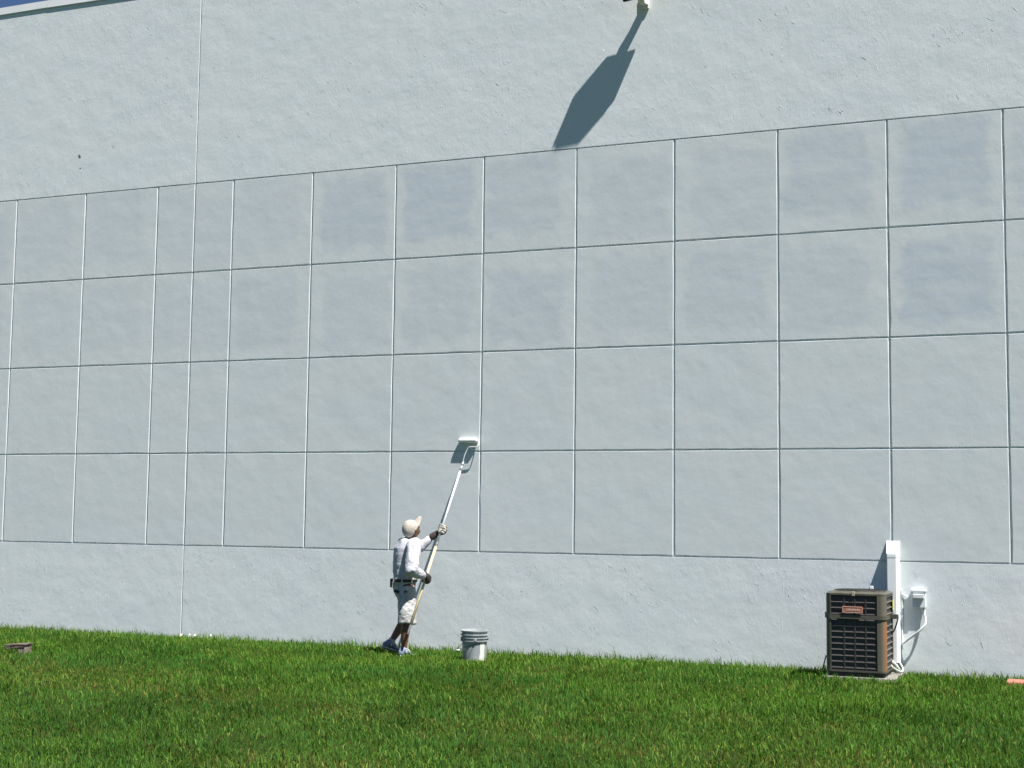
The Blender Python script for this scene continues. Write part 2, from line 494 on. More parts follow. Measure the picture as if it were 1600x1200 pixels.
# ------------------------------------------------------------------ lawn
def lawn():
    N = 520000
    # scatter over what the lens (and a step to either side of it) can see of the lawn
    x = RNG.uniform(-4.5, 18.0, N); y = RNG.uniform(-10.2, -0.012, N)
    dx, dy = x - CAMP.x, y - CAMP.y
    dep = dx * FWD.x + dy * FWD.y
    lat = dx * RGT.x + dy * RGT.y
    near = RNG.random(N) < np.clip(1.25 - dep / 22.0, .45, 1)
    keep = (dep > 8.6) & (np.abs(lat) < dep * .36 + 1.5) & near
    # nothing grows through the pad, the slab, the pail
    for (x0, x1, y0, y1) in ((11.61, 12.34, -1.03, -.32), (13.37, 13.97, -.76, -.44)):
        keep &= ~((x > x0) & (x < x1) & (y > y0) & (y < y1))
    keep &= ((x - 7.74) ** 2 + (y + 1.06) ** 2) > .135 ** 2
    x, y = x[keep], y[keep]
    n = len(x)
    z = gz(x, y) - .004
    tall = vnoise(x, y, .55, 5) * .45 + vnoise(x, y, .15, 6) * .55
    dry = vnoise(x * .55 + 9, y * 1.7 + 3, 1.0, 8) * .65 + vnoise(x, y, .3, 9) * .35
    band = np.exp(-((y + 4.6 + .18 * (x - 7)) / .55) ** 2) * .46 + np.exp(-((y + 6.6 + .1 * (x - 9)) / .5) ** 2) * .26
    dry = dry + band
    edge = np.exp(-(-y) / .10) * (.3 + 1.5 * vnoise(x + 31, y * 0 + 7, .22, 19))
    L = (.042 + .066 * tall ** 1.3) * RNG.uniform(.6, 1.35, n) * (1 + .6 * edge) * (1 - .30 * np.clip(dry - .62, 0, .4) / .4)
    L = np.where(RNG.random(n) < .012, L * 1.5, L)
    W = RNG.uniform(.0042, .0096, n) * .5
    ang = RNG.uniform(0, 2 * np.pi, n)
    wind = vnoise(x + 5, y + 9, .4, 12) * 2 * np.pi
    lean = np.clip(RNG.gamma(2.0, .30, n), .03, 1.45)
    la = np.where(RNG.random(n) < .5, wind + RNG.normal(0, .7, n), RNG.uniform(0, 2 * np.pi, n))
    lx, ly = np.cos(la), np.sin(la)
    # keep the tips out of the wall
    y_tip = y + ly * L * np.sin(lean) * 1.3
    ly = np.where(y_tip > -.004, -np.abs(ly), ly)
    px, py = np.cos(ang), np.sin(ang)
    base = np.stack([x, y, z], 1)
    side = np.stack([px * W, py * W, np.zeros(n)], 1)
    def pt(f, l):
        return base + np.stack([lx * L * f * np.sin(l), ly * L * f * np.sin(l), L * f * np.cos(l)], 1)
    mid = pt(.55, lean * .55)
    tip = pt(1.0, lean * 1.25)
    tip[:, 0] += RNG.normal(0, .006, n); tip[:, 2] -= RNG.random(n) * .006
    v = np.empty((n, 5, 3))
    v[:, 0] = base - side; v[:, 1] = base + side; v[:, 2] = mid + side * .9; v[:, 3] = mid - side * .9; v[:, 4] = tip
    me = bpy.data.meshes.new('grass')
    me.vertices.add(n * 5); me.vertices.foreach_set('co', v.ravel())
    o5 = (np.arange(n) * 5)[:, None]
    loops = (o5 + np.array([[0, 1, 2, 3, 3, 2, 4]])).ravel()
    me.loops.add(len(loops)); me.loops.foreach_set('vertex_index', loops)
    st = (np.arange(n) * 7)[:, None] + np.array([[0, 4]])
    me.polygons.add(n * 2); me.polygons.foreach_set('loop_start', st.ravel())
    me.update(calc_edges=True)
    # own colour of each blade: green, yellow-green, straw
    t = RNG.random(n)
    green = np.stack([.048 + .040 * t, .124 + .064 * t, .011 + .010 * t], 1)
    cool = np.stack([.024 + .022 * t, .086 + .052 * t, .012 + .012 * t], 1)
    lime = np.stack([.098 + .08 * t, .172 + .09 * t, .020 + .026 * t], 1)
    straw = np.stack([.105 + .09 * t, .105 + .10 * t, .024 + .025 * t], 1)
    patch = vnoise(x + 2, y * 1.3, .9, 15)[:, None]
    col = cool * (1 - patch) + green * patch
    far = np.clip((y + 2.4) / 2.0, 0, 1)
    bluish = np.stack([.034 + .024 * t, .084 + .050 * t, .016 + .012 * t], 1)
    col = np.where((RNG.random(n) < .55 * np.clip((-y - 2.8) / 2.5, 0, 1))[:, None], bluish, col)
    sel = RNG.random(n)
    col = np.where((sel < .07 + .12 * patch[:, 0] + .26 * far)[:, None], lime, col)
    col = np.where((RNG.random(n) < np.clip((dry - .60) * .75, .004, .30))[:, None], straw, col)
    col = col * 1.16 + np.array([0, 0, .004])
    ca = me.color_attributes.new('blade_colour', 'FLOAT_COLOR', 'POINT')
    c4 = np.ones((n, 5, 4), np.float32); c4[:, :, :3] = col[:, None, :]
    ca.data.foreach_set('color', c4.ravel())
    k = NT('grass_blade')
    at = k.n('ShaderNodeAttribute', attribute_name='blade_colour')
    df = k.n('ShaderNodeBsdfDiffuse')
    tr = k.n('ShaderNodeBsdfTranslucent'); mx = k.n('ShaderNodeMixShader'); mx.inputs[0].default_value = .30
    k.l(at.outputs['Color'], df.inputs[0])
    k.l(k.mix(.5, at.outputs['Color'], (.10, .18, .012)), tr.inputs[0])
    k.l(df.outputs[0], mx.inputs[1]); k.l(tr.outputs[0], mx.inputs[2]); k.l(mx.outputs[0], k.out.inputs[0])
    o = link('grass', me, k.m)
    tag(o, 'thick green mown grass with yellowish patches in front of the wall', 'grass', kind='stuff')
lawn()

# ------------------------------------------------------------------ floodlight at the top edge
M_FIX = simple('white_enamel', (0.78, 0.79, 0.78), 0.35, 0.03, 8)
M_DARK = simple('dark_bronze', (0.022, 0.020, 0.018), 0.4, 0.1, 20)
M_LENS = simple('lens_glass', (0.35, 0.37, 0.38), 0.08, 0.03, 5)
fl = thing('floodlight', (9.42, 0.0, 7.80), 'dark floodlight on a white wall box, its lower edge at the top of the picture', 'floodlight')
b = bmesh.new(); box(b, (9.352, -.034, 7.715), (9.445, .0, 7.93), .010); put('wall_box', b, M_FIX, fl)
b = bmesh.new(); tube(b, [(9.412, -.02, 7.79), (9.392, -.10, 7.785), (9.375, -.165, 7.83)], [(.050, .050)] * 3, 4, ref=Vector((1, 0, 1))); put('arm', b, M_FIX, fl)
A0 = Vector((9.577, -.137, 7.843)); B0 = Vector((9.198, -.137, 7.786))
e2 = Vector((0, -.203, .425)); e3 = Vector((0, -.136, -.05))
bm = bmesh.new()
c0 = [bm.verts.new(p) for p in (B0, A0, A0 + e2, B0 + e2)]
c1 = [bm.verts.new(p) for p in (B0 + e3, A0 + e3, A0 + e2 + e3, B0 + e2 + e3)]
bm.faces.new(c0[::-1]); bm.faces.new(c1)
for i in range(4): bm.faces.new((c0[i], c0[(i + 1) % 4], c1[(i + 1) % 4], c1[i]))
bmesh.ops.bevel(bm, geom=bm.edges[:], offset=.008, segments=2, affect='EDGES')
put('housing', bm, M_DARK, fl)
ctr = (A0 + B0) / 2 + e2 / 2 + e3 * 1.0 + Vector((0, -.006, .0))
ux = (A0 - B0) * .42; uy = e2 * .42
bm = bmesh.new()
nrm = ux.cross(uy).normalized()
if nrm.y > 0: nrm = -nrm
q0 = [bm.verts.new(ctr + ux * a + uy * c) for a, c in ((-1, -1), (1, -1), (1, 1), (-1, 1))]
q1 = [bm.verts.new(ctr + ux * a * .95 + uy * c * .95 + nrm * .012) for a, c in ((-1, -1), (1, -1), (1, 1), (-1, 1))]
bm.faces.new(q1); bm.faces.new(q0[::-1])
for i in range(4): bm.faces.new((q0[i], q0[(i + 1) % 4], q1[(i + 1) % 4], q1[i]))
put('lens', bm, M_LENS, fl)

# ------------------------------------------------------------------ line-set cover on the wall
M_WHITE = simple('white_pvc', (0.80, 0.82, 0.82), 0.38, 0.03, 6)
dk = thing('pipe_cover', (12.2, 0.0, .15), 'tall white pipe cover with slanted cap fixed to wall behind the air conditioner', 'pipe cover')
def prism(bm, sec0, z0, sec1, z1):
    A = [bm.verts.new((p[0], p[1], z0)) for p in sec0]; B = [bm.verts.new((p[0], p[1], z1)) for p in sec1]
    n = len(A)
    for i in range(n): bm.faces.new((A[i], A[(i + 1) % n], B[(i + 1) % n], B[i]))
    bm.faces.new(A[::-1]); bm.faces.new(B)
sec = [(12.136, -.001), (12.150, -.118), (12.158, -.128), (12.246, -.128), (12.254, -.120), (12.276, -.001)]
bm = bmesh.new(); prism(bm, sec, .15, sec, 1.262); put('channel', bm, M_WHITE, dk)
bm = bmesh.new()
s2 = [(12.134, -.001), (12.148, -.119), (12.157, -.130), (12.247, -.130), (12.256, -.121), (12.278, -.001)]
A = [bm.verts.new((p[0], p[1], 1.2635)) for p in s2]
B = [bm.verts.new((p[0], p[1], 1.30 + (.130 + p[1]) * 1.08)) for p in s2]
for i in range(6): bm.faces.new((A[i], A[(i + 1) % 6], B[(i + 1) % 6], B[i]))
bm.faces.new(A[::-1]); bm.faces.new(B)
put('cap', bm, M_WHITE, dk)
bm = bmesh.new(); box(bm, (12.283, -.012, .30), (12.297, -.001, .92), .003); put('conduit_rail', bm, M_WHITE, dk)

# ------------------------------------------------------------------ disconnect box
M_GREYW = simple('weathered_white_enamel', (0.74, 0.77, 0.77), 0.45, 0.05, 12)
dc = thing('disconnect_box', (12.465, 0.0, .74), 'small white electrical disconnect box on wall right of the air conditioner', 'electrical box')
bm = bmesh.new(); box(bm, (12.400, -.060, .735), (12.540, -.001, .905), .006); put('box_body', bm, M_GREYW, dc)
bm = bmesh.new(); box(bm, (12.392, -.072, .902), (12.548, -.0015, .924), .005); put('hood', bm, M_GREYW, dc)
bm = bmesh.new(); box(bm, (12.412, -.092, .835), (12.528, -.061, .880), .006); put('handle_cover', bm, M_GREYW, dc)
bm = bmesh.new(); tube(bm, [(12.515, -.03, .75), (12.515, -.03, .70), (12.522, -.03, .69)], [.02, .02, .017], 10); put('conduit_fitting', bm, M_GREYW, dc)
bm = bmesh.new(); tube(bm, [(12.288, -.012, .878), (12.33, -.018, .855), (12.362, -.012, .835)], [(.004, .010)] * 3, 6); put('fixing_strap', bm, M_GREYW, dc)
wh = newtube(spline([(12.520, -.03, .70), (12.535, -.05, .61), (12.53, -.075, .555), (12.46, -.085, .48), (12.37, -.055, .41), (12.29, -.02, .345)], 8), [.013] * 41, 8)
tag(put('cable_whip', wh, M_GREYW, smooth=True, origin=(12.41, -.05, .35)), 'thin white flexible conduit looping from the disconnect box to the pipe cover', 'conduit')

# ------------------------------------------------------------------ air conditioner on its pad
M_PAD = simple('concrete_pad', (0.28, 0.27, 0.24), 0.9, 0.15, 18, bump=.004, bscale=60)
pad = newbox((11.61, -1.035, -.02), (12.34, -.32, .072), .008)
tag(put('concrete_pad', pad, M_PAD, origin=(11.98, -.68, .0)), 'low grey concrete pad under the air conditioner', 'pad')
k = NT('taupe_enamel')
tc = k.n('ShaderNodeTexCoord').outputs['Object']
col_ = k.mix(k.mapr(k.noise(tc, 14, 4), .3, .7), (0.070, 0.066, 0.048), (0.098, 0.092, 0.070))
k.l(col_, k.b.inputs['Base Color']); k.b.inputs['Roughness'].default_value = .45
M_TAUPE = k.m
k = NT('orange_tinted_enamel')  # taupe, mottled with orange towards the bottom and right edge
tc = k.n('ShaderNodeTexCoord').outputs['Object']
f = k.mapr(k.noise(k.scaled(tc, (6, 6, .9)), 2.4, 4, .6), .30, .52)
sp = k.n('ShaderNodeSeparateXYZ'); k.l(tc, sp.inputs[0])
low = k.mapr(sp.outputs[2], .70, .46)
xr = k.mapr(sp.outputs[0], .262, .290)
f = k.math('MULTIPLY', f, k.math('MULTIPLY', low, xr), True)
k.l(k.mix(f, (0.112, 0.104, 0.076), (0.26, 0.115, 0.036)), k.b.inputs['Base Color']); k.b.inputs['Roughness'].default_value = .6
M_ORANGE = k.m
M_COIL = simple('condenser_coil', (0.058, 0.055, 0.060), .6, .3, 60)
M_LOUV = simple('louver_enamel', (0.050, 0.047, 0.044), .5, .1, 20)
M_LOUV_LIT = simple('louver_enamel_lit_side', (0.14, 0.134, 0.115), .5, .1, 20)  # same enamel in a lighter tone: sunlight on the right side painted in
M_BASE = simple('black_plastic_base', (0.012, 0.012, 0.012), .6)
AX0, AX1, AY0, AY1, AZ0, AZ1 = 11.648, 12.252, -1.0, -.396, .085, .925
ac = thing('air_conditioner', ((AX0 + AX1) / 2, (AY0 + AY1) / 2, .078), 'taupe louvered outdoor air conditioner with pinkish badge beside the wall', 'air conditioner')
def rrect(x0, x1, y0, y1, r, n=6):
    out = []
    for cx, cy, a in ((x1 - r, y0 + r, -90), (x1 - r, y1 - r, 0), (x0 + r, y1 - r, 90), (x0 + r, y0 + r, 180)):
        for i in range(n + 1):
            t = math.radians(a + 90 * i / n)
            out.append((cx + r * math.cos(t), cy + r * math.sin(t)))
    return out
def rr_solid(bm, ins0, z0, ins1, z1, r=.055):
    a = rrect(AX0 + ins0, AX1 - ins0, AY0 + ins0, AY1 - ins0, r); c = rrect(AX0 + ins1, AX1 - ins1, AY0 + ins1, AY1 - ins1, r)
    prism(bm, a, z0, c, z1)
bm = bmesh.new(); rr_solid(bm, .02, .078, .02, .120); put('base_feet', bm, M_BASE, ac)
bm = bmesh.new(); rr_solid(bm, .0, .1205, .0, .138); put('base_pan', bm, M_TAUPE, ac)
bm = bmesh.new(); rr_solid(bm, .017, .139, .017, .895, .042); put('coil', bm, M_COIL, ac)
bm = bmesh.new(); rr_solid(bm, .0, .893, .0, .910); rr_solid(bm, .0, .9105, .022, AZ1); tp = put('top_panel', bm, M_TAUPE, ac)
# fan grille on the top
bm = bmesh.new()
for r_ in (.06, .11, .16, .21, .25):
    ring = [(11.95 + r_ * math.cos(t), -.698 + r_ * math.sin(t), AZ1 + .012) for t in np.linspace(0, 2 * math.pi, 33)]
    tube(bm, ring, [.003] * 33, 5, caps=False)
for t in np.linspace(0, math.pi, 5)[:-1]:
    tube(bm, [(11.95 - .26 * math.cos(t), -.698 - .26 * math.sin(t), AZ1 + .010), (11.95 + .26 * math.cos(t), -.698 + .26 * math.sin(t), AZ1 + .010)], [.004, .004], 5)
put('fan_grille', bm, M_DARK, tp)
# corner posts
for cx, cy, a, mt in ((AX1, AY0, -90, M_ORANGE), (AX1, AY1, 0, M_TAUPE), (AX0, AY1, 90, M_TAUPE), (AX0, AY0, 180, M_TAUPE)):
    sx = -1 if cx == AX1 else 1; sy = 1 if cy == AY0 else -1
    r_ = .055; ox, oy = cx + sx * r_, cy + sy * r_
    arc = [(ox + r_ * math.cos(math.radians(a + 90 * i / 8)), oy + r_ * math.sin(math.radians(a + 90 * i / 8))) for i in range(9)]
    inn = [(ox + (r_ - .012) * math.cos(math.radians(a + 90 * i / 8)), oy + (r_ - .012) * math.sin(math.radians(a + 90 * i / 8))) for i in range(9)]
    ext = .030 if mt is M_ORANGE else .002
    first = Vector((arc[0][0], arc[0][1], 0)); last = Vector((arc[-1][0], arc[-1][1], 0))
    d0 = Vector((-math.sin(math.radians(a)), math.cos(math.radians(a)), 0)); d1 = Vector((-math.sin(math.radians(a + 90)), math.cos(math.radians(a + 90)), 0))
    i0 = Vector((inn[0][0], inn[0][1], 0)); i1 = Vector((inn[-1][0], inn[-1][1], 0))
    e = ext
    secp = [((first - d0 * e).x, (first - d0 * e).y)] + arc + [((last + d1 * e).x, (last + d1 * e).y), ((i1 + d1 * e).x, (i1 + d1 * e).y)] + inn[::-1] + [((i0 - d0 * e).x, (i0 - d0 * e).y)]
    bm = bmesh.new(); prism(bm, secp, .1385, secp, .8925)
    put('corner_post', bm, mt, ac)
# louvers: pressed slats on the four sides
NL = 13
for i in range(NL):
    z = .156 + i * (.722 / (NL - 1))
    for side in range(4):
        bm = bmesh.new()
        if side in (0, 2):
            yy = AY0 if side == 0 else AY1; s_ = 1 if side == 0 else -1
            x0, x1 = AX0 + .058, AX1 - (.086 if side == 0 else .058)
            P = [(yy + s_ * .007, z), (yy + s_ * .007, z + .004), (yy + s_ * .016, z + .011), (yy + s_ * .016, z + .004)]
            a_ = [bm.verts.new((x0, p[0], p[1])) for p in P]; c_ = [bm.verts.new((x1, p[0], p[1])) for p in P]
        else:
            xx = AX1 if side == 1 else AX0; s_ = -1 if side == 1 else 1
            y0, y1 = AY0 + (.086 if side == 1 else .068), AY1 - .068
            P = [(xx + s_ * .003, z), (xx + s_ * .003, z + .006), (xx + s_ * .016, z + .010), (xx + s_ * .016, z + .004)]
            a_ = [bm.verts.new((p[0], y0, p[1])) for p in P]; c_ = [bm.verts.new((p[0], y1, p[1])) for p in P]
        for j in range(4): bm.faces.new((a_[j], a_[(j + 1) % 4], c_[(j + 1) % 4], c_[j]))
        bm.faces.new(a_[::-1]); bm.faces.new(c_)
        put('louver', bm, M_LOUV_LIT if side == 1 else M_LOUV, ac)
for fx in (.27, .51, .75):
    xx = AX0 + .068 + fx * (AX1 - AX0 - .154)
    put('louver_rib', newbox((xx - .007, AY0 + .0085, .140), (xx + .007, AY0 + .0165, .891)), M_LOUV, ac)
# tie-down band with its end brackets
bm = bmesh.new()
sp_ = rrect(AX0 - .004, AX1 + .004, AY0 - .004, AY1 + .004, .056); so = rrect(AX0 - .009, AX1 + .009, AY0 - .009, AY1 + .009, .058)
zb0, zb1 = .655, .693
vi = [[bm.verts.new((p[0], p[1], z)) for p in s_] for s_, z in ((sp_, zb0), (so, zb0), (so, zb1), (sp_, zb1))]
nn = len(sp_)
for a_, c_ in ((0, 1), (1, 2), (2, 3), (3, 0)):
    for i in range(nn): bm.faces.new((vi[a_][i], vi[a_][(i + 1) % nn], vi[c_][(i + 1) % nn], vi[c_][i]))
band = put('tie_down_band', bm, M_TAUPE, ac)
put('band_bracket', newbox((AX1 + .010, -.70, .650), (AX1 + .085, -.665, .698), .004), M_TAUPE, band)
put('band_bracket', newbox((AX0 - .042, -.80, .645), (AX0 - .010, -.74, .705), .006), M_TAUPE, band)
# badge
k = simple('badge_copper', (0.42, 0.17, 0.12), .45, .12, 60)
bm = bmesh.new()
prism(bm, [(11.818, -1.003), (11.818, -1.018), (12.028, -1.018), (12.028, -1.003)], .712, [(11.818, -1.003), (11.818, -1.018), (12.028, -1.018), (12.028, -1.003)], .784)
bmesh.ops.bevel(bm, geom=bm.edges[:], offset=.006, segments=2, affect='EDGES')
bd = put('badge', bm, k, ac)
M_BADGE = simple('badge_raised', (0.66, 0.45, 0.35), .4, .05)
for lo, hi in (((11.824, -1.0205, .718), (12.022, -1.0182, .722)), ((11.824, -1.0205, .774), (12.022, -1.0182, .778)),
               ((11.824, -1.0205, .7222), (11.828, -1.0182, .7738)), ((12.018, -1.0205, .7222), (12.022, -1.0182, .7738))):
    put('badge_rim', newbox(lo, hi), M_BADGE, bd)
rg = random.Random(4); xx = 11.865
while xx < 11.99:
    ww = rg.uniform(.006, .014)
    put('badge_mark', newbox((xx, -1.0202, .738 + rg.uniform(-.002, .002)), (xx + ww, -1.0182, .757 + rg.uniform(-.002, .004))), M_BADGE, bd)
    xx += ww + .005
M_YEL = simple('yellow_sticker', (0.75, 0.72, 0.10), .5)
put('sticker', newbox((AX1 + .0045, -.50, .73), (AX1 + .0065, -.42, .835)), M_YEL, ac)
put('top_clip', newbox((11.915, -1.006, .886), (11.945, -.975, .930), .004), simple('tan_clip', (0.42, 0.38, 0.26), .5), ac)
put('corner_tab', newbox((12.015, -.44, .923), (12.05, -.41, .968), .003), M_WHITE, ac)
# pipes between the cover and the unit, at the foot
M_STRAP = simple('grey_strap', (0.10, 0.10, 0.10), .5)
put('cable', newtube(spline([(12.335, -.68, .672), (12.315, -.66, .60), (12.285, -.62, .53), (12.262, -.58, .50)], 5), [.008] * 16, 7), M_STRAP, ac, True)
M_INS = simple('white_pipe_insulation', (0.66, 0.68, 0.60), .7, .12, 30)
for n_, c_, r_ in (('wrapped', [(12.215, -.07, .20), (12.225, -.09, .13), (12.27, -.24, .10), (12.29, -.38, .11), (12.262, -.47, .17), (12.24, -.48, .20)], .020),
                   ('thin', [(12.235, -.06, .20), (12.262, -.08, .16), (12.315, -.20, .10), (12.318, -.40, .086), (12.268, -.58, .14), (12.245, -.60, .17)], .010)):
    o = put('refrigerant_pipe', newtube(spline(c_, 7), [r_] * 36, 8), M_INS, smooth=True, origin=(12.25, -.2, .08))
    tag(o, 'thick white insulated pipe curling out of the pipe cover\'s foot' if n_ == 'wrapped' else 'thin white copper line beside the thick pipe at the cover\'s foot', 'pipe')
st = newtube([(AX0 - .008, -.93, .27), (AX0 - .070, -.93, .035)], [.007, .007], 6)
tag(put('anchor_strap', st, M_STRAP, origin=(AX0 - .07, -.60, .03)), 'thin dark anchor strap slanting from the air conditioner into the grass', 'strap')

# ------------------------------------------------------------------ salmon slab at the right edge
M_SAL = simple('salmon_concrete', (0.46, 0.17, 0.115), .85, .08, 14, bump=.003)
bm = bmesh.new(); box(bm, (13.378, -.75, -.01), (13.96, -.45, .078), .012)
put_ = put('splash_block', bm, M_SAL, origin=(13.67, -.6, .02))
tag(put_, 'salmon pink concrete block lying in the grass at the foot of the wall', 'splash block')

# ------------------------------------------------------------------ weathered lump in the grass, far left
M_OLD = simple('weathered_wood', (0.22, 0.175, 0.145), .9, .2, 9, c2=(0.10, 0.075, 0.06), bump=.006, bscale=35)
zs = float(gz(2.90, -2.88))
stt = thing('wooden_stub', (2.90, -2.88, zs), 'weathered brown timber stub lying in the grass at far left', 'timber')
for nm, lo, hi, ry in (('plank', (-.165, -.10, .084), (.155, .10, .105), -.075), ('plank', (-.145, -.092, .052), (.135, .095, .080), -.085), ('block', (.035, -.085, -.03), (.140, .085, .062), -.05)):
    mt = Matrix.Translation(Vector((2.90, -2.88, zs))) @ Matrix.Diagonal((.82, .82, 1.0, 1)) @ Matrix.Translation((0, 0, .006)) @ Matrix.Rotation(.15, 4, 'Z') @ Matrix.Rotation(ry, 4, 'Y')
    bm = newbox(lo, hi, .006, mt)
    bmesh.ops.subdivide_edges(bm, edges=bm.edges[:], cuts=3, use_grid_fill=True)
    crumple(bm, .006, 14, (1, 3, 3), False, 2.0)
    put(nm, bm, M_OLD, stt, True)

# ------------------------------------------------------------------ paint flakes under the wall
M_FLAKE = simple('paint_flake', (0.66, 0.66, 0.55), .5, .04)
for i, (fx, fy, fs) in enumerate(((3.20, -.20, .034), (3.30, -.16, .026), (3.44, -.25, .028), (3.60, -.14, .022))):
    bm = bmesh.new()
    zz = float(gz(fx, fy)) + .048
    c_ = [Vector((fx + fs * .75 * math.cos(t) * random.uniform(.7, 1.2), fy + fs * .6 * math.sin(t), zz + .012 * math.cos(t * 2 + i) + .4 * fs * math.sin(t))) for t in np.linspace(0, 2 * math.pi, 8)[:-1]]
    A = [bm.verts.new(p) for p in c_]; B = [bm.verts.new(p + Vector((0, .001, -.003))) for p in c_]
    ca = bm.verts.new(sum(c_, Vector()) / 7 + Vector((0, 0, .006))); cb = bm.verts.new(sum(c_, Vector()) / 7 + Vector((0, 0, .002)))
    for j in range(7):
        bm.faces.new((A[j], A[(j + 1) % 7], ca)); bm.faces.new((B[(j + 1) % 7], B[j], cb)); bm.faces.new((A[j], B[j], B[(j + 1) % 7], A[(j + 1) % 7]))
    tag(put('paint_flake', bm, M_FLAKE, origin=(fx, fy, zz)), ('largest white paint flake in the grass, nearest the full-height wall joint', 'second white paint flake from the full-height wall joint', 'third white paint flake from the full-height wall joint, lowest of the four', 'smallest white paint flake, farthest right of the full-height wall joint')[i], 'paint flake', 'paint flakes by the wall joint')

# ------------------------------------------------------------------ pail
k = NT('used_white_pail')
tc = k.n('ShaderNodeTexCoord').outputs['Object']
f = k.mapr(k.noise(k.scaled(tc, (1, 1, .35)), 14, 4, .6), .40, .62)
c_ = k.mix(k.math('MULTIPLY', f, .5), (0.32, 0.345, 0.34), (0.20, 0.225, 0.225))
k.l(c_, k.b.inputs['Base Color']); k.b.inputs['Roughness'].default_value = .42
M_PAIL = k.m
PX, PY = 7.742, -1.06
PZ = float(gz(PX, PY)) - .004
pl = thing('paint_pail', (PX, PY, PZ), 'ribbed off-white plastic paint pail standing in grass right of the painter', 'bucket')
bm = bmesh.new()
prof = [(.0001, 0), (.131, 0), (.135, .006), (.140, .212), (.141, .214), (.159, .216), (.159, .226), (.142, .229), (.1425, .246), (.160, .248), (.160, .258), (.143, .261),
        (.1435, .280), (.161, .282), (.161, .292), (.144, .295), (.1445, .318), (.157, .320), (.160, .333), (.152, .338), (.144, .334), (.138, .30), (.126, .012), (.0001, .010)]
lathe(bm, prof, (PX, PY, PZ), 40)
for t in np.linspace(.35, 2 * math.pi + .35, 9)[:-1]:      # gussets between the ribs
    mt = Matrix.Translation((PX, PY, PZ)) @ Matrix.Rotation(t, 4, 'Z')
    box(bm, (.141, -.003, .2275), (.158, .003, .2475), 0, mt)
put('pail_body', bm, M_PAIL, pl, False)
bm = bmesh.new(); lathe(bm, [(.0001, .255), (.138, .255), (.1385, .257)], (PX, PY, PZ), 32)
put('paint', bm, simple('wet_paint', (.74, .78, .77), .12, .02), pl)
# wire bail hanging down on the camera's side, white grip on it, and a run of spilled paint
ears = [Vector((PX, PY, PZ + .236)) + Vector((math.cos(t), math.sin(t), 0)) * .162 for t in (math.radians(-62), math.radians(158))]
mid_ = Vector((PX - .150, PY - .135, PZ + .105))
cur = spline([ears[0], ears[0] + Vector((-.02, -.03, -.045)), Vector((PX - .02, PY - .172, PZ + .165)), mid_, Vector((PX - .185, PY - .04, PZ + .13)), ears[1] + Vector((-.018, 0, -.05)), ears[1]], 7)
bl = put('bail', newtube(cur, [.0028] * len(cur), 6), simple('bail_wire', (.06, .065, .07), .4, metal=.6), pl, True)
put('grip', newtube([mid_ + Vector((.03, -.012, .012)), mid_ + Vector((-.045, .055, .0))], [.011, .011], 10), M_WHITE, bl, True)
for e_ in ears: put('bail_ear', newtube([e_ - (e_ - Vector((PX, PY, e_.z))).normalized() * .014, e_ + (e_ - Vector((PX, PY, e_.z))).normalized() * .006], [.016, .014], 10), M_PAIL, pl)
bm = bmesh.new()
rows = []
for z, a0, a1 in ((.211, -38, -14), (.20, -40, -15), (.15, -41, -14), (.10, -40, -16), (.05, -43, -15), (.004, -46, -10)):
    rr = .1350 + .0052 * z / .212 + .0022
    rows.append([bm.verts.new((PX + rr * math.cos(math.radians(a)), PY + rr * math.sin(math.radians(a)), PZ + z)) for a in np.linspace(a0, a1, 6)])
for a_, c_ in zip(rows, rows[1:]):
    for j in range(5): bm.faces.new((a_[j], a_[j + 1], c_[j + 1], c_[j]))
put('paint_run', bm, simple('dry_white_paint', (.66, .68, .63), .35, .03), pl, True)

# ------------------------------------------------------------------ roller on its extension pole
PA, PB = Vector((7.120, -.10, 2.266)), Vector((6.932, -1.12, .300))
PD = (PB - PA).normalized()
def pole(t): return PA + (PB - PA) * t
M_ALU = simple('white_pole', (0.74, 0.76, 0.76), .35, .04, 30)
M_WOOD = simple('yellow_wood_pole', (0.68, 0.57, 0.33), .5, .08, 20)
M_STEEL = simple('grey_ferrule', (0.22, 0.22, 0.21), .4, metal=.5)
M_NAP = simple('wet_nap', (0.82, 0.84, 0.83), .55, .05, 60, bump=.004, bscale=140)
ro = thing('paint_roller', pole(1.0), 'white paint roller on a long two-part pole reaching up the wall, held by the painter', 'paint roller')
bm = bmesh.new()
tube(bm, [Vector((7.043, -.033, 2.572)) + Vector((.248, 0, -.002)) * t for t in np.linspace(0, 1, 26)], [.024] + [.031] * 24 + [.024], 20)
crumple(bm, .0015, 90, (1, 1, 1), False)
put('roller_cover', bm, M_NAP, ro, True)
wire = spline([pole(.0) - PD * .02, (7.142, -.085, 2.375), (7.165, -.075, 2.44), (7.192, -.072, 2.482), (7.225, -.07, 2.490), (7.29, -.068, 2.492), (7.312, -.06, 2.508), (7.310, -.038, 2.560), (7.285, -.033, 2.570)], 6)
put('wire_frame', newtube(wire, [.0055] * len(wire), 7), M_ALU, ro, True)
hd = put('handle', newtube([pole(.0) - PD * .055, pole(.0) - PD * .02, pole(.0) + PD * .02, pole(.0) + PD * .065], [.010, .013, .014, .013], 10), M_ALU, ro, True)
put('grip_band', newtube([pole(.0) - PD * .018, pole(.0) + PD * .010], [.0155, .0155], 10), M_STEEL, hd)
put('grip_band', newtube([pole(.0) + PD * .055, pole(.0) + PD * .078], [.0165, .0165], 10), M_STEEL, hd)
put('upper_pole', newtube([pole(.03), pole(.475)], [.0135, .0135], 12), M_ALU, ro, True)
put('collar', newtube([pole(.470), pole(.485), pole(.497)], [.0165, .018, .0165], 12), M_STEEL, ro)
put('wooden_pole', newtube([pole(.493), pole(.947)], [.0165, .0165], 12), M_WOOD, ro, True)
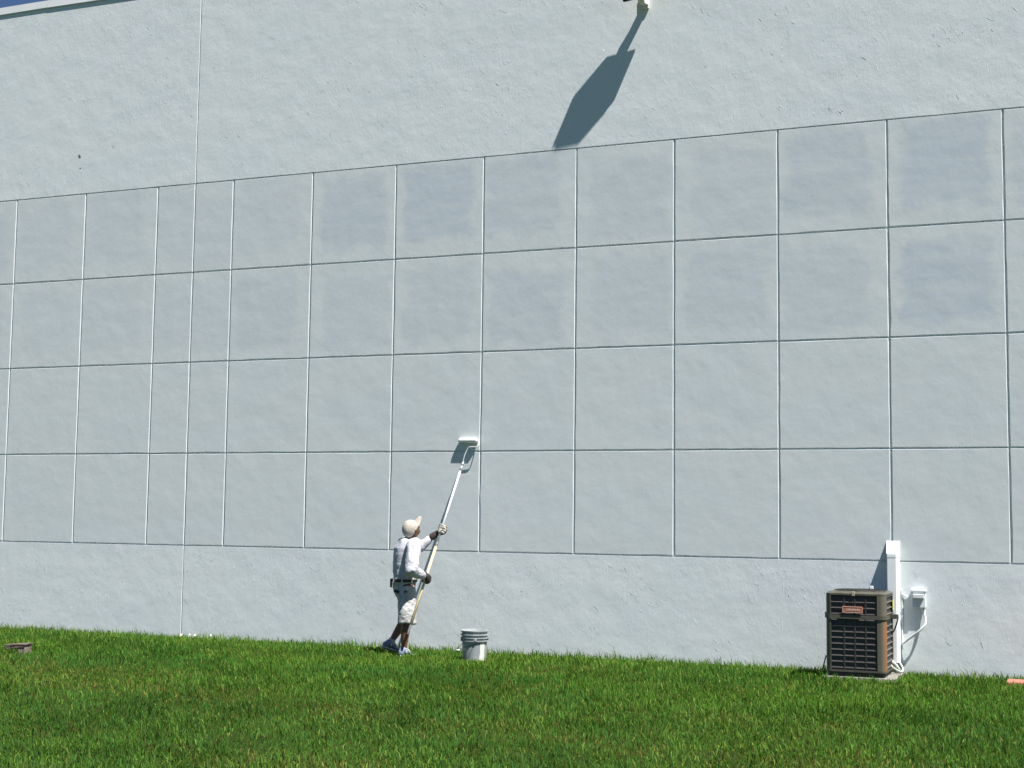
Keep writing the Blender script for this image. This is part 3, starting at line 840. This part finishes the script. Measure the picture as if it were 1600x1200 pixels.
put('end_ferrule', newtube([pole(.9465), pole(.985), pole(1.0)], [.0145, .0145, .011], 12), M_STEEL, ro)

# ------------------------------------------------------------------ painter
M_SKIN = simple('tanned_skin', (0.175, 0.078, 0.042), .5, .12, 30, bump=.0008, bscale=200)
M_SHIRT = simple('white_cotton', (0.47, 0.47, 0.53), .85, .08, 9, bump=.0012, bscale=160)
M_SHORT = simple('white_canvas', (0.50, 0.50, 0.49), .85, .20, 9, bump=.0012, bscale=160)
M_CAP = simple('cream_cap_cloth', (0.80, 0.74, 0.66), .85, .06, 14)
M_GLD = simple('dark_glove', (0.035, 0.028, 0.024), .75, .2, 40)
M_GLC = simple('cream_glove', (0.62, 0.59, 0.49), .75, .15, 34, c2=(0.07, 0.06, 0.05))
M_BELT = simple('black_belt', (0.012, 0.012, 0.014), .45)
M_BLUE = simple('blue_shoe', (0.26, 0.30, 0.36), .6, .1, 14, c2=(0.010, 0.035, 0.15))
M_SOLE = simple('white_sole', (0.38, 0.40, 0.42), .6, .08, 25)
M_SOCK = simple('grey_white_sock', (0.38, 0.39, 0.44), .85, .06, 40)
M_HAIR = simple('grey_hair', (0.10, 0.09, 0.085), .8, .2, 60)
G = Vector((.76, .65, 0)).normalized()
RR = Vector((G.y, -G.x, 0))                          # the painter's right
Z = Vector((0, 0, 1))
GZ = .045
man = thing('person', (6.745, -.88, GZ), 'painter in white shirt, shorts and cream cap holding a long roller pole', 'person')
hipR, kneeR, ankR = Vector((6.815, -.93, .80)), Vector((6.862, -.985, .455)), Vector((6.824, -1.0, .104))
hipL, kneeL, ankL = Vector((6.690, -.785, .80)), Vector((6.745, -.715, .478)), Vector((6.568, -.845, .162))
waist, chest, upch = Vector((6.742, -.85, .93)), Vector((6.752, -.83, 1.17)), Vector((6.768, -.80, 1.31))
neck = Vector((6.788, -.795, 1.378))
Hc = Vector((6.795, -.795, 1.486))
shR = upch + RR * .215 + G * .005 + Vector((0, 0, -.008))
shL = upch - RR * .165 + G * .05 + Vector((0, 0, .025))
gR, gL = pole(.684), pole(.3975)
elR = Vector((6.975, -1.14, 1.02))
elL = Vector((6.775, -.515, 1.285))
# head frame: tipped back, looking up to the roller
hyaw = Vector((.40, .92, 0)).normalized()
pit = math.radians(44)
HF = hyaw * math.cos(pit) + Z * math.sin(pit)
HU = -hyaw * math.sin(pit) + Z * math.cos(pit)
HR = HF.cross(HU)
# hands: palm, four fingers bent round the pole, thumb closing from the other side
def hand(bm_palm, bm_fing, grip, elbow, right, rp=.0165, up=-PD, k=1.22):
    m = grip - elbow; m = (m - up * m.dot(up)).normalized()
    q = m.cross(up) if right else -m.cross(up)
    at = lambda a, c, s: grip + m * a * k + q * ((c - rp) * k + rp if c > 0 else (c + rp) * k - rp) + up * s * k
    wrist = at(-.085, rp + .026, -.012)
    # palm
    tube(bm_palm, [wrist, at(-.055, rp + .025, -.006), at(-.015, rp + .020, 0), at(.028, rp + .018, .002)], [(.026 * k, .020 * k), (.038 * k, .019 * k), (.043 * k, .018 * k), (.040 * k, .015 * k)], 12, round_ends=True, ref=up)
    for i, s in enumerate((.033, .0115, -.0105, -.031)):
        ln = (1.0, 1.06, 1.0, .86)[i]; r_ = (.0105, .0108, .0102, .009)[i] * k
        f_ = [at(.022, rp + .016, s), at(.044 * ln, rp * .55 + .006, s * 1.04), at(.040 * ln, -rp * .75 - .004, s * 1.03), at(.012, -rp - .013, s * 1.0), at(-.008 * ln, -rp - .012, s * .98)]
        tube(bm_fing, f_, [r_ * 1.08, r_ * 1.05, r_, r_ * .95, r_ * .85], 8, round_ends=True)
    th = [at(-.052, rp + .012, .026), at(-.038, rp * .2 + .002, .046), at(-.022, -rp - .006, .050), at(.004, -rp - .014, .047)]
    tube(bm_fing, th, [.0145 * k, .0130 * k, .0118 * k, .0098 * k], 8, round_ends=True)
    return wrist, m, q
body = bmesh.new()
# legs with calf and thigh
def leg(hip, knee, ank):
    back = -G
    tube(body, [hip, hip.lerp(knee, .5) + G * .008, knee.lerp(hip, .08), knee, knee.lerp(ank, .12), knee.lerp(ank, .32) + back * .012, knee.lerp(ank, .62) + back * .006, ank.lerp(knee, .12), ank],
         [.088, .074, .058, .055, .050, .056, .045, .034, .035], 16, round_ends=True)
leg(hipR, kneeR, ankR); leg(hipL, kneeL, ankL)
def footpts(ank, heel, toe):
    tube(body, [heel, heel.lerp(toe, .4) + Z * .015, toe], [(.03, .028), (.034, .03), (.034, .02)], 10, round_ends=True)
fR, fL = Vector((.0, 1.0, 0)), Vector((.50, .866, 0))
heelR, toeR = ankR - fR * .045 + Vector((0, 0, -.045)), ankR + fR * .165 + Vector((0, 0, -.055))
heelL, toeL = ankL - fL * .055 + Vector((0, 0, -.030)), ankL + fL * .145 + Vector((0, 0, -.102))
footpts(ankR, heelR, toeR); footpts(ankL, heelL, toeL)
tube(body, [hipR.lerp(hipL, .5) + Vector((0, 0, -.02)), waist, chest, upch, neck - Z * .03], [(.135, .095), (.13, .09), (.15, .10), (.14, .085), (.06, .055)], 18, round_ends=True, ref=RR)
tube(body, [upch + Z * .02, neck, Hc - HU * .05], [.062, .056, .055], 14)
dummy = bmesh.new()
wristR, mR, qR = hand(dummy, dummy, gR, elR, True)
wristL, mL, qL = hand(dummy, dummy, gL, elL, False, .0135)
dummy.free()
for sh, el, wr in ((shR, elR, wristR), (shL, elL, wristL)):
    tube(body, [sh, sh.lerp(el, .5), el, el.lerp(wr, .35), wr], [.052, .046, .038, .038, .026], 12, round_ends=True)
# head: skull, jaw, brow, nose, ears
ellipsoid(body, Hc + HU * .022 - HF * .008, (HF * .096, HR * .076, HU * .092))
ellipsoid(body, Hc - HU * .035 + HF * .022, (HF * .070, HR * .060, HU * .078))
ellipsoid(body, Hc - HU * .086 + HF * .058, (HF * .030, HR * .034, HU * .024))
ellipsoid(body, Hc + HU * .030 + HF * .074, (HF * .020, HR * .052, HU * .013))
ellipsoid(body, Hc - HU * .022 + HF * .070 + HR * .040, (HF * .022, HR * .022, HU * .022))
ellipsoid(body, Hc - HU * .022 + HF * .070 - HR * .040, (HF * .022, HR * .022, HU * .022))
tube(body, [Hc + HU * .018 + HF * .088, Hc - HU * .012 + HF * .104, Hc - HU * .028 + HF * .106], [.008, .011, .015], 10, round_ends=True)
tube(body, [Hc - HU * .052 + HF * .078 - HR * .020, Hc - HU * .052 + HF * .088, Hc - HU * .052 + HF * .078 + HR * .020], [.007, .009, .007], 8, round_ends=True)
for s in (-1, 1):
    tube(body, [Hc + HR * s * .074 + HU * .022 - HF * .014, Hc + HR * s * .086 + HU * .002 - HF * .020, Hc + HR * s * .074 - HU * .028 - HF * .006], [.010, .013, .009], 8, round_ends=True)
bd_ = put('body', fused(body, .0075, 3), M_SKIN, man, True)
M_EYE = simple('eye_white', (.6, .58, .55), .2, .02)
M_IRIS = simple('dark_iris', (.03, .02, .015), .2, .02)
for s in (-1, 1):
    bm = bmesh.new(); ec = Hc + HU * .006 + HF * .0785 + HR * s * .031; ellipsoid(bm, ec, (HF * .012, HR * .013, HU * .009), 12, 8)
    e_ = put('eye', bm, M_EYE, man, True)
    bm = bmesh.new(); ellipsoid(bm, ec + HF * .0095, (HF * .004, HR * .005, HU * .005), 10, 6); put('iris', bm, M_IRIS, e_, True)
# hair showing under the cap
bm = bmesh.new(); ellipsoid(bm, Hc + HU * .006 - HF * .022, (HF * .086, HR * .081, HU * .066))
put('hair', fused(bm, .008, 2), M_HAIR, man, True)
# gloves
bp, bf = bmesh.new(), bmesh.new(); hand(bp, bf, gR, elR, True)
tube(bp, [wristR - (wristR - elR).normalized() * .035, wristR, wristR + mR * .02], [.036, .031, .034], 12)
bm_all = bmesh.new()
for b_ in (bp, bf):
    tmp = bpy.data.meshes.new('x'); b_.to_mesh(tmp); bm_all.from_mesh(tmp); bpy.data.meshes.remove(tmp); b_.free()
put('glove', fused(bm_all, .0042, 2), M_GLD, man, True)
bp, bf = bmesh.new(), bmesh.new(); hand(bp, bf, gL, elL, False, .0135)
fgl = put('glove', fused(bf, .0042, 2), M_GLC, man, True)
fgl['label'] = 'cream fingers of the raised glove'
dL = (wristL - elL).normalized()
tube(bp, [wristL - dL * .085, wristL - dL * .03, wristL, wristL + mL * .02], [.046, .040, .033, .036], 14)
put('glove_cuff', fused(bp, .005, 2), M_GLD, man, True)
# shirt
sh_ = bmesh.new()
hemc = Vector((6.742, -.852, .915))
tube(sh_, [hemc, hemc + Z * .05, waist + Z * .10, chest - G * .010, chest.lerp(upch, .55) - G * .018, upch + Z * .018 - G * .016, neck - Z * .030, neck - Z * .008],
     [(.152, .116), (.158, .122), (.158, .126), (.168, .136), (.170, .134), (.138, .106), (.078, .078), (.066, .064)], 36, ref=RR, sq=.82)
def sleeve(sh, el, wr, end):
    we = el.lerp(wr, end)
    tube(sh_, [sh - (el - sh).normalized() * .01, sh.lerp(el, .3), sh.lerp(el, .7), el, el.lerp(we, .4), we], [.088, .084, .077, .073, .062, .046], 16, round_ends=True)
sleeve(shR, elR, wristR, .80); sleeve(shL, elL, wristL, .48)
ellipsoid(sh_, shR - RR * .03, (RR * .085, G * .078, Z * .070)); ellipsoid(sh_, shL + RR * .03, (RR * .085, G * .078, Z * .070))
sm = fused(sh_, .009, 5)
crumple(sm, .0075, 9.0, (1, 1, .7), True, 3.1)
crumple(sm, .0045, 22, (1, 1, 1.5), True, 7.7, mask=lambda c: 1.2 if (c - elR).length < .16 else (1.0 if c.z < 1.02 else .45))
put('shirt', sm, M_SHIRT, man, True)
# shorts
so_ = bmesh.new()
hipc = Vector((6.744, -.858, .86))
tube(so_, [hemc + Z * .004, hipc, hipc - Z * .09 + Vector((0, -.002, 0)), hipc - Z * .16], [(.156, .136), (.152, .130), (.136, .112), (.10, .085)], 32, ref=RR, sq=.8)
for hip, knee, ank, e, q_ in ((hipR, kneeR, ankR, .14, .98), (hipL, kneeL, ankL, .02, .80)):
    d_ = (knee - hip).normalized()
    tube(so_, [hip + Z * .02, hip.lerp(knee, .35), hip.lerp(knee, .75), knee + (ank - knee) * e], [(.096 * q_, .106 * q_), (.100 * q_, .108 * q_), (.098 * q_, .106 * q_), (.101 * q_, .110 * q_)], 20, ref=RR)
sm = fused(so_, .009, 4)
crumple(sm, .0085, 8.5, (1, 1, .8), True, 12.3, mask=lambda c: .5 if c.z > .84 else 1.0)
crumple(sm, .005, 20, (1, 1, 1.6), True, 1.9, mask=lambda c: 1.0 if c.z < .70 else .5)
put('shorts', sm, M_SHORT, man, True)
# belt, loops, pouch, pocket flap, rag
bm = bmesh.new()
n = 64
rings = [[], [], [], []]
for j in range(n):
    t = 2 * math.pi * j / n
    for i, (e, dz) in enumerate(((.0, -.016), (.007, -.016), (.007, .016), (.0, .016))):
        c_ = Vector((6.7435, -.854, .897 + dz))
        rings[i].append(bm.verts.new(c_ + RR * (.160 + e) * math.copysign(abs(math.cos(t)) ** .8, math.cos(t)) + G * (.140 + e) * math.copysign(abs(math.sin(t)) ** .8, math.sin(t))))
for a_, c_ in ((0, 1), (1, 2), (2, 3), (3, 0)):
    for j in range(n): bm.faces.new((rings[a_][j], rings[a_][(j + 1) % n], rings[c_][(j + 1) % n], rings[c_][j]))
belt = put('belt', bm, M_BELT, man, True)
def onhip(t, z, out=0.0, a=.172, d=.146):
    return Vector((6.7435, -.856, z)) + RR * (a + out) * math.cos(t) + G * (d + out) * math.sin(t)
def patchbox(t, z, w_, h_, th_, out, mt, nm, roll=0.0, parent=None):
    c_ = onhip(t, z, out)
    nrm = (RR * math.cos(t) * .146 + G * math.sin(t) * .172).normalized()
    tn = Z.cross(nrm)
    mtx = Matrix((tn, nrm, Z)).transposed().to_4x4(); mtx.translation = c_
    mtx = mtx @ Matrix.Rotation(roll, 4, 'Y')
    bm = newbox((-w_ / 2, -th_ / 2, -h_ / 2), (w_ / 2, th_ / 2, h_ / 2), min(th_ * .3, .006), mtx)
    return put(nm, bm, mt, parent or man, False)
for t in (-1.9, -1.2, -.45, .3):
    patchbox(t, .897, .014, .046, .006, .010, M_SHORT, 'belt_loop')
patchbox(-1.8, .862, .042, .095, .028, .004, M_BELT, 'belt_pouch')
patchbox(-.85, .775, .068, .034, .010, .014, simple('dark_patch', (.02, .025, .035), .8), 'pocket_patch', .25)
patchbox(-1.3, .845, .020, .07, .008, .014, M_SHORT, 'key_cord', .2)
M_LEA = simple('brown_leather', (0.10, 0.042, 0.020), .6, .2, 40)
patchbox(-.15, .745, .040, .085, .016, .032, M_LEA, 'tool_sheath', -.15)
# socks and shoes
for ank, knee, heel, toe, far in ((ankR, kneeR, heelR, toeR, False), (ankL, kneeL, heelL, toeL, True)):
    d_ = (knee - ank).normalized()
    put('sock', newtube([ank - d_ * .03, ank + d_ * .01, ank + d_ * (.055 if far else .028)], [.043, .041, .043], 14), M_SOCK, man, True)
    f_ = (toe - heel).normalized(); up_ = (Z - f_ * f_.z).normalized(); sd_ = f_.cross(up_)
    bm = bmesh.new()
    tube(bm, [heel - f_ * .022 + up_ * .012, heel + f_ * .03 + up_ * .030, heel.lerp(toe, .35) + up_ * .034, heel.lerp(toe, .62) + up_ * .016, heel.lerp(toe, .85) + up_ * .004, toe + f_ * .03 - up_ * .004],
         [(.036, .030), (.052, .036), (.050, .040), (.036, .045), (.027, .044), (.018, .030)], 16, round_ends=True, ref=up_)
    tube(bm, [heel + up_ * .02, ank + d_ * .012], [.042, .046], 14)
    shoe = put('shoe', fused(bm, .0065, 2), M_BLUE, man, True)
    bm = bmesh.new()
    tube(bm, [heel - f_ * .052 - up_ * .020, heel + f_ * .0 - up_ * .022, heel.lerp(toe, .35) - up_ * .018, heel.lerp(toe, .75) - up_ * .014, toe + f_ * .03 - up_ * .014, toe + f_ * .062 - up_ * .006],
         [(.014, .020), (.017, .038), (.015, .036), (.014, .048), (.013, .044), (.009, .018)], 14, ref=up_)
    put('sole', fused(bm, .006, 1), M_SOLE, shoe, True)
    for a_, wd in ((.15, .018), (.50, .016)):
        c_ = heel.lerp(toe, a_) + up_ * .022
        arc = [c_ + sd_ * .049 * math.cos(t) + up_ * (.056 if a_ < .3 else .042) * math.sin(t) for t in np.linspace(-.25, math.pi + .25, 13)]
        put('stripe', newtube(arc, [(.004, wd)] * 13, 6), M_SOLE, shoe, True)
# cap: crown, button, brim
cc = Hc + HU * .022 - HF * .008
bm = bmesh.new()
seg, rg_ = 28, 10
rows = []
for i in range(rg_ + 1):
    el = math.radians(-20 + 108 * i / rg_)
    rows.append([])
    for j in range(seg):
        t = 2 * math.pi * j / seg
        drop = -.020 * max(0, -math.cos(t)) * (1 - i / rg_)
        rows[-1].append(bm.verts.new(cc + (HF * .108 * math.cos(t) + HR * .089 * math.sin(t)) * math.cos(el) + HU * (.103 * math.sin(el) + drop)))
top = bm.verts.new(cc + HU * .104)
for a_, c_ in zip(rows, rows[1:]):
    for j in range(seg): bm.faces.new((a_[j], a_[(j + 1) % seg], c_[(j + 1) % seg], c_[j]))
for j in range(seg): bm.faces.new((rows[-1][j], rows[-1][(j + 1) % seg], top))
bmesh.ops.solidify(bm, geom=bm.faces[:], thickness=.003)
cap = put('cap', bm, M_CAP, man, True)
bm = bmesh.new(); ellipsoid(bm, cc + HU * .106, (HF * .008, HR * .008, HU * .004), 10, 6); put('cap_button', bm, M_CAP, cap, True)
bm = bmesh.new()
rows = []
for i in range(7):
    s = i / 6
    row = []
    for j in range(15):
        a = math.radians(-68 + 136 * j / 14)
        rx, ry = .100 + .115 * s * (math.cos(a) ** .6), .082 + .006 * s
        p = cc + HF * (rx * math.cos(a)) + HR * (ry * math.sin(a)) + HU * (-.012 + .010 * s - .020 * (math.sin(a) ** 2) * (.4 + s * .6))
        row.append(bm.verts.new(p))
    rows.append(row)
for a_, c_ in zip(rows, rows[1:]):
    for j in range(14): bm.faces.new((a_[j], a_[j + 1], c_[j + 1], c_[j]))
bmesh.ops.solidify(bm, geom=bm.faces[:], thickness=.004)
put('brim', bm, M_CAP, cap, True)
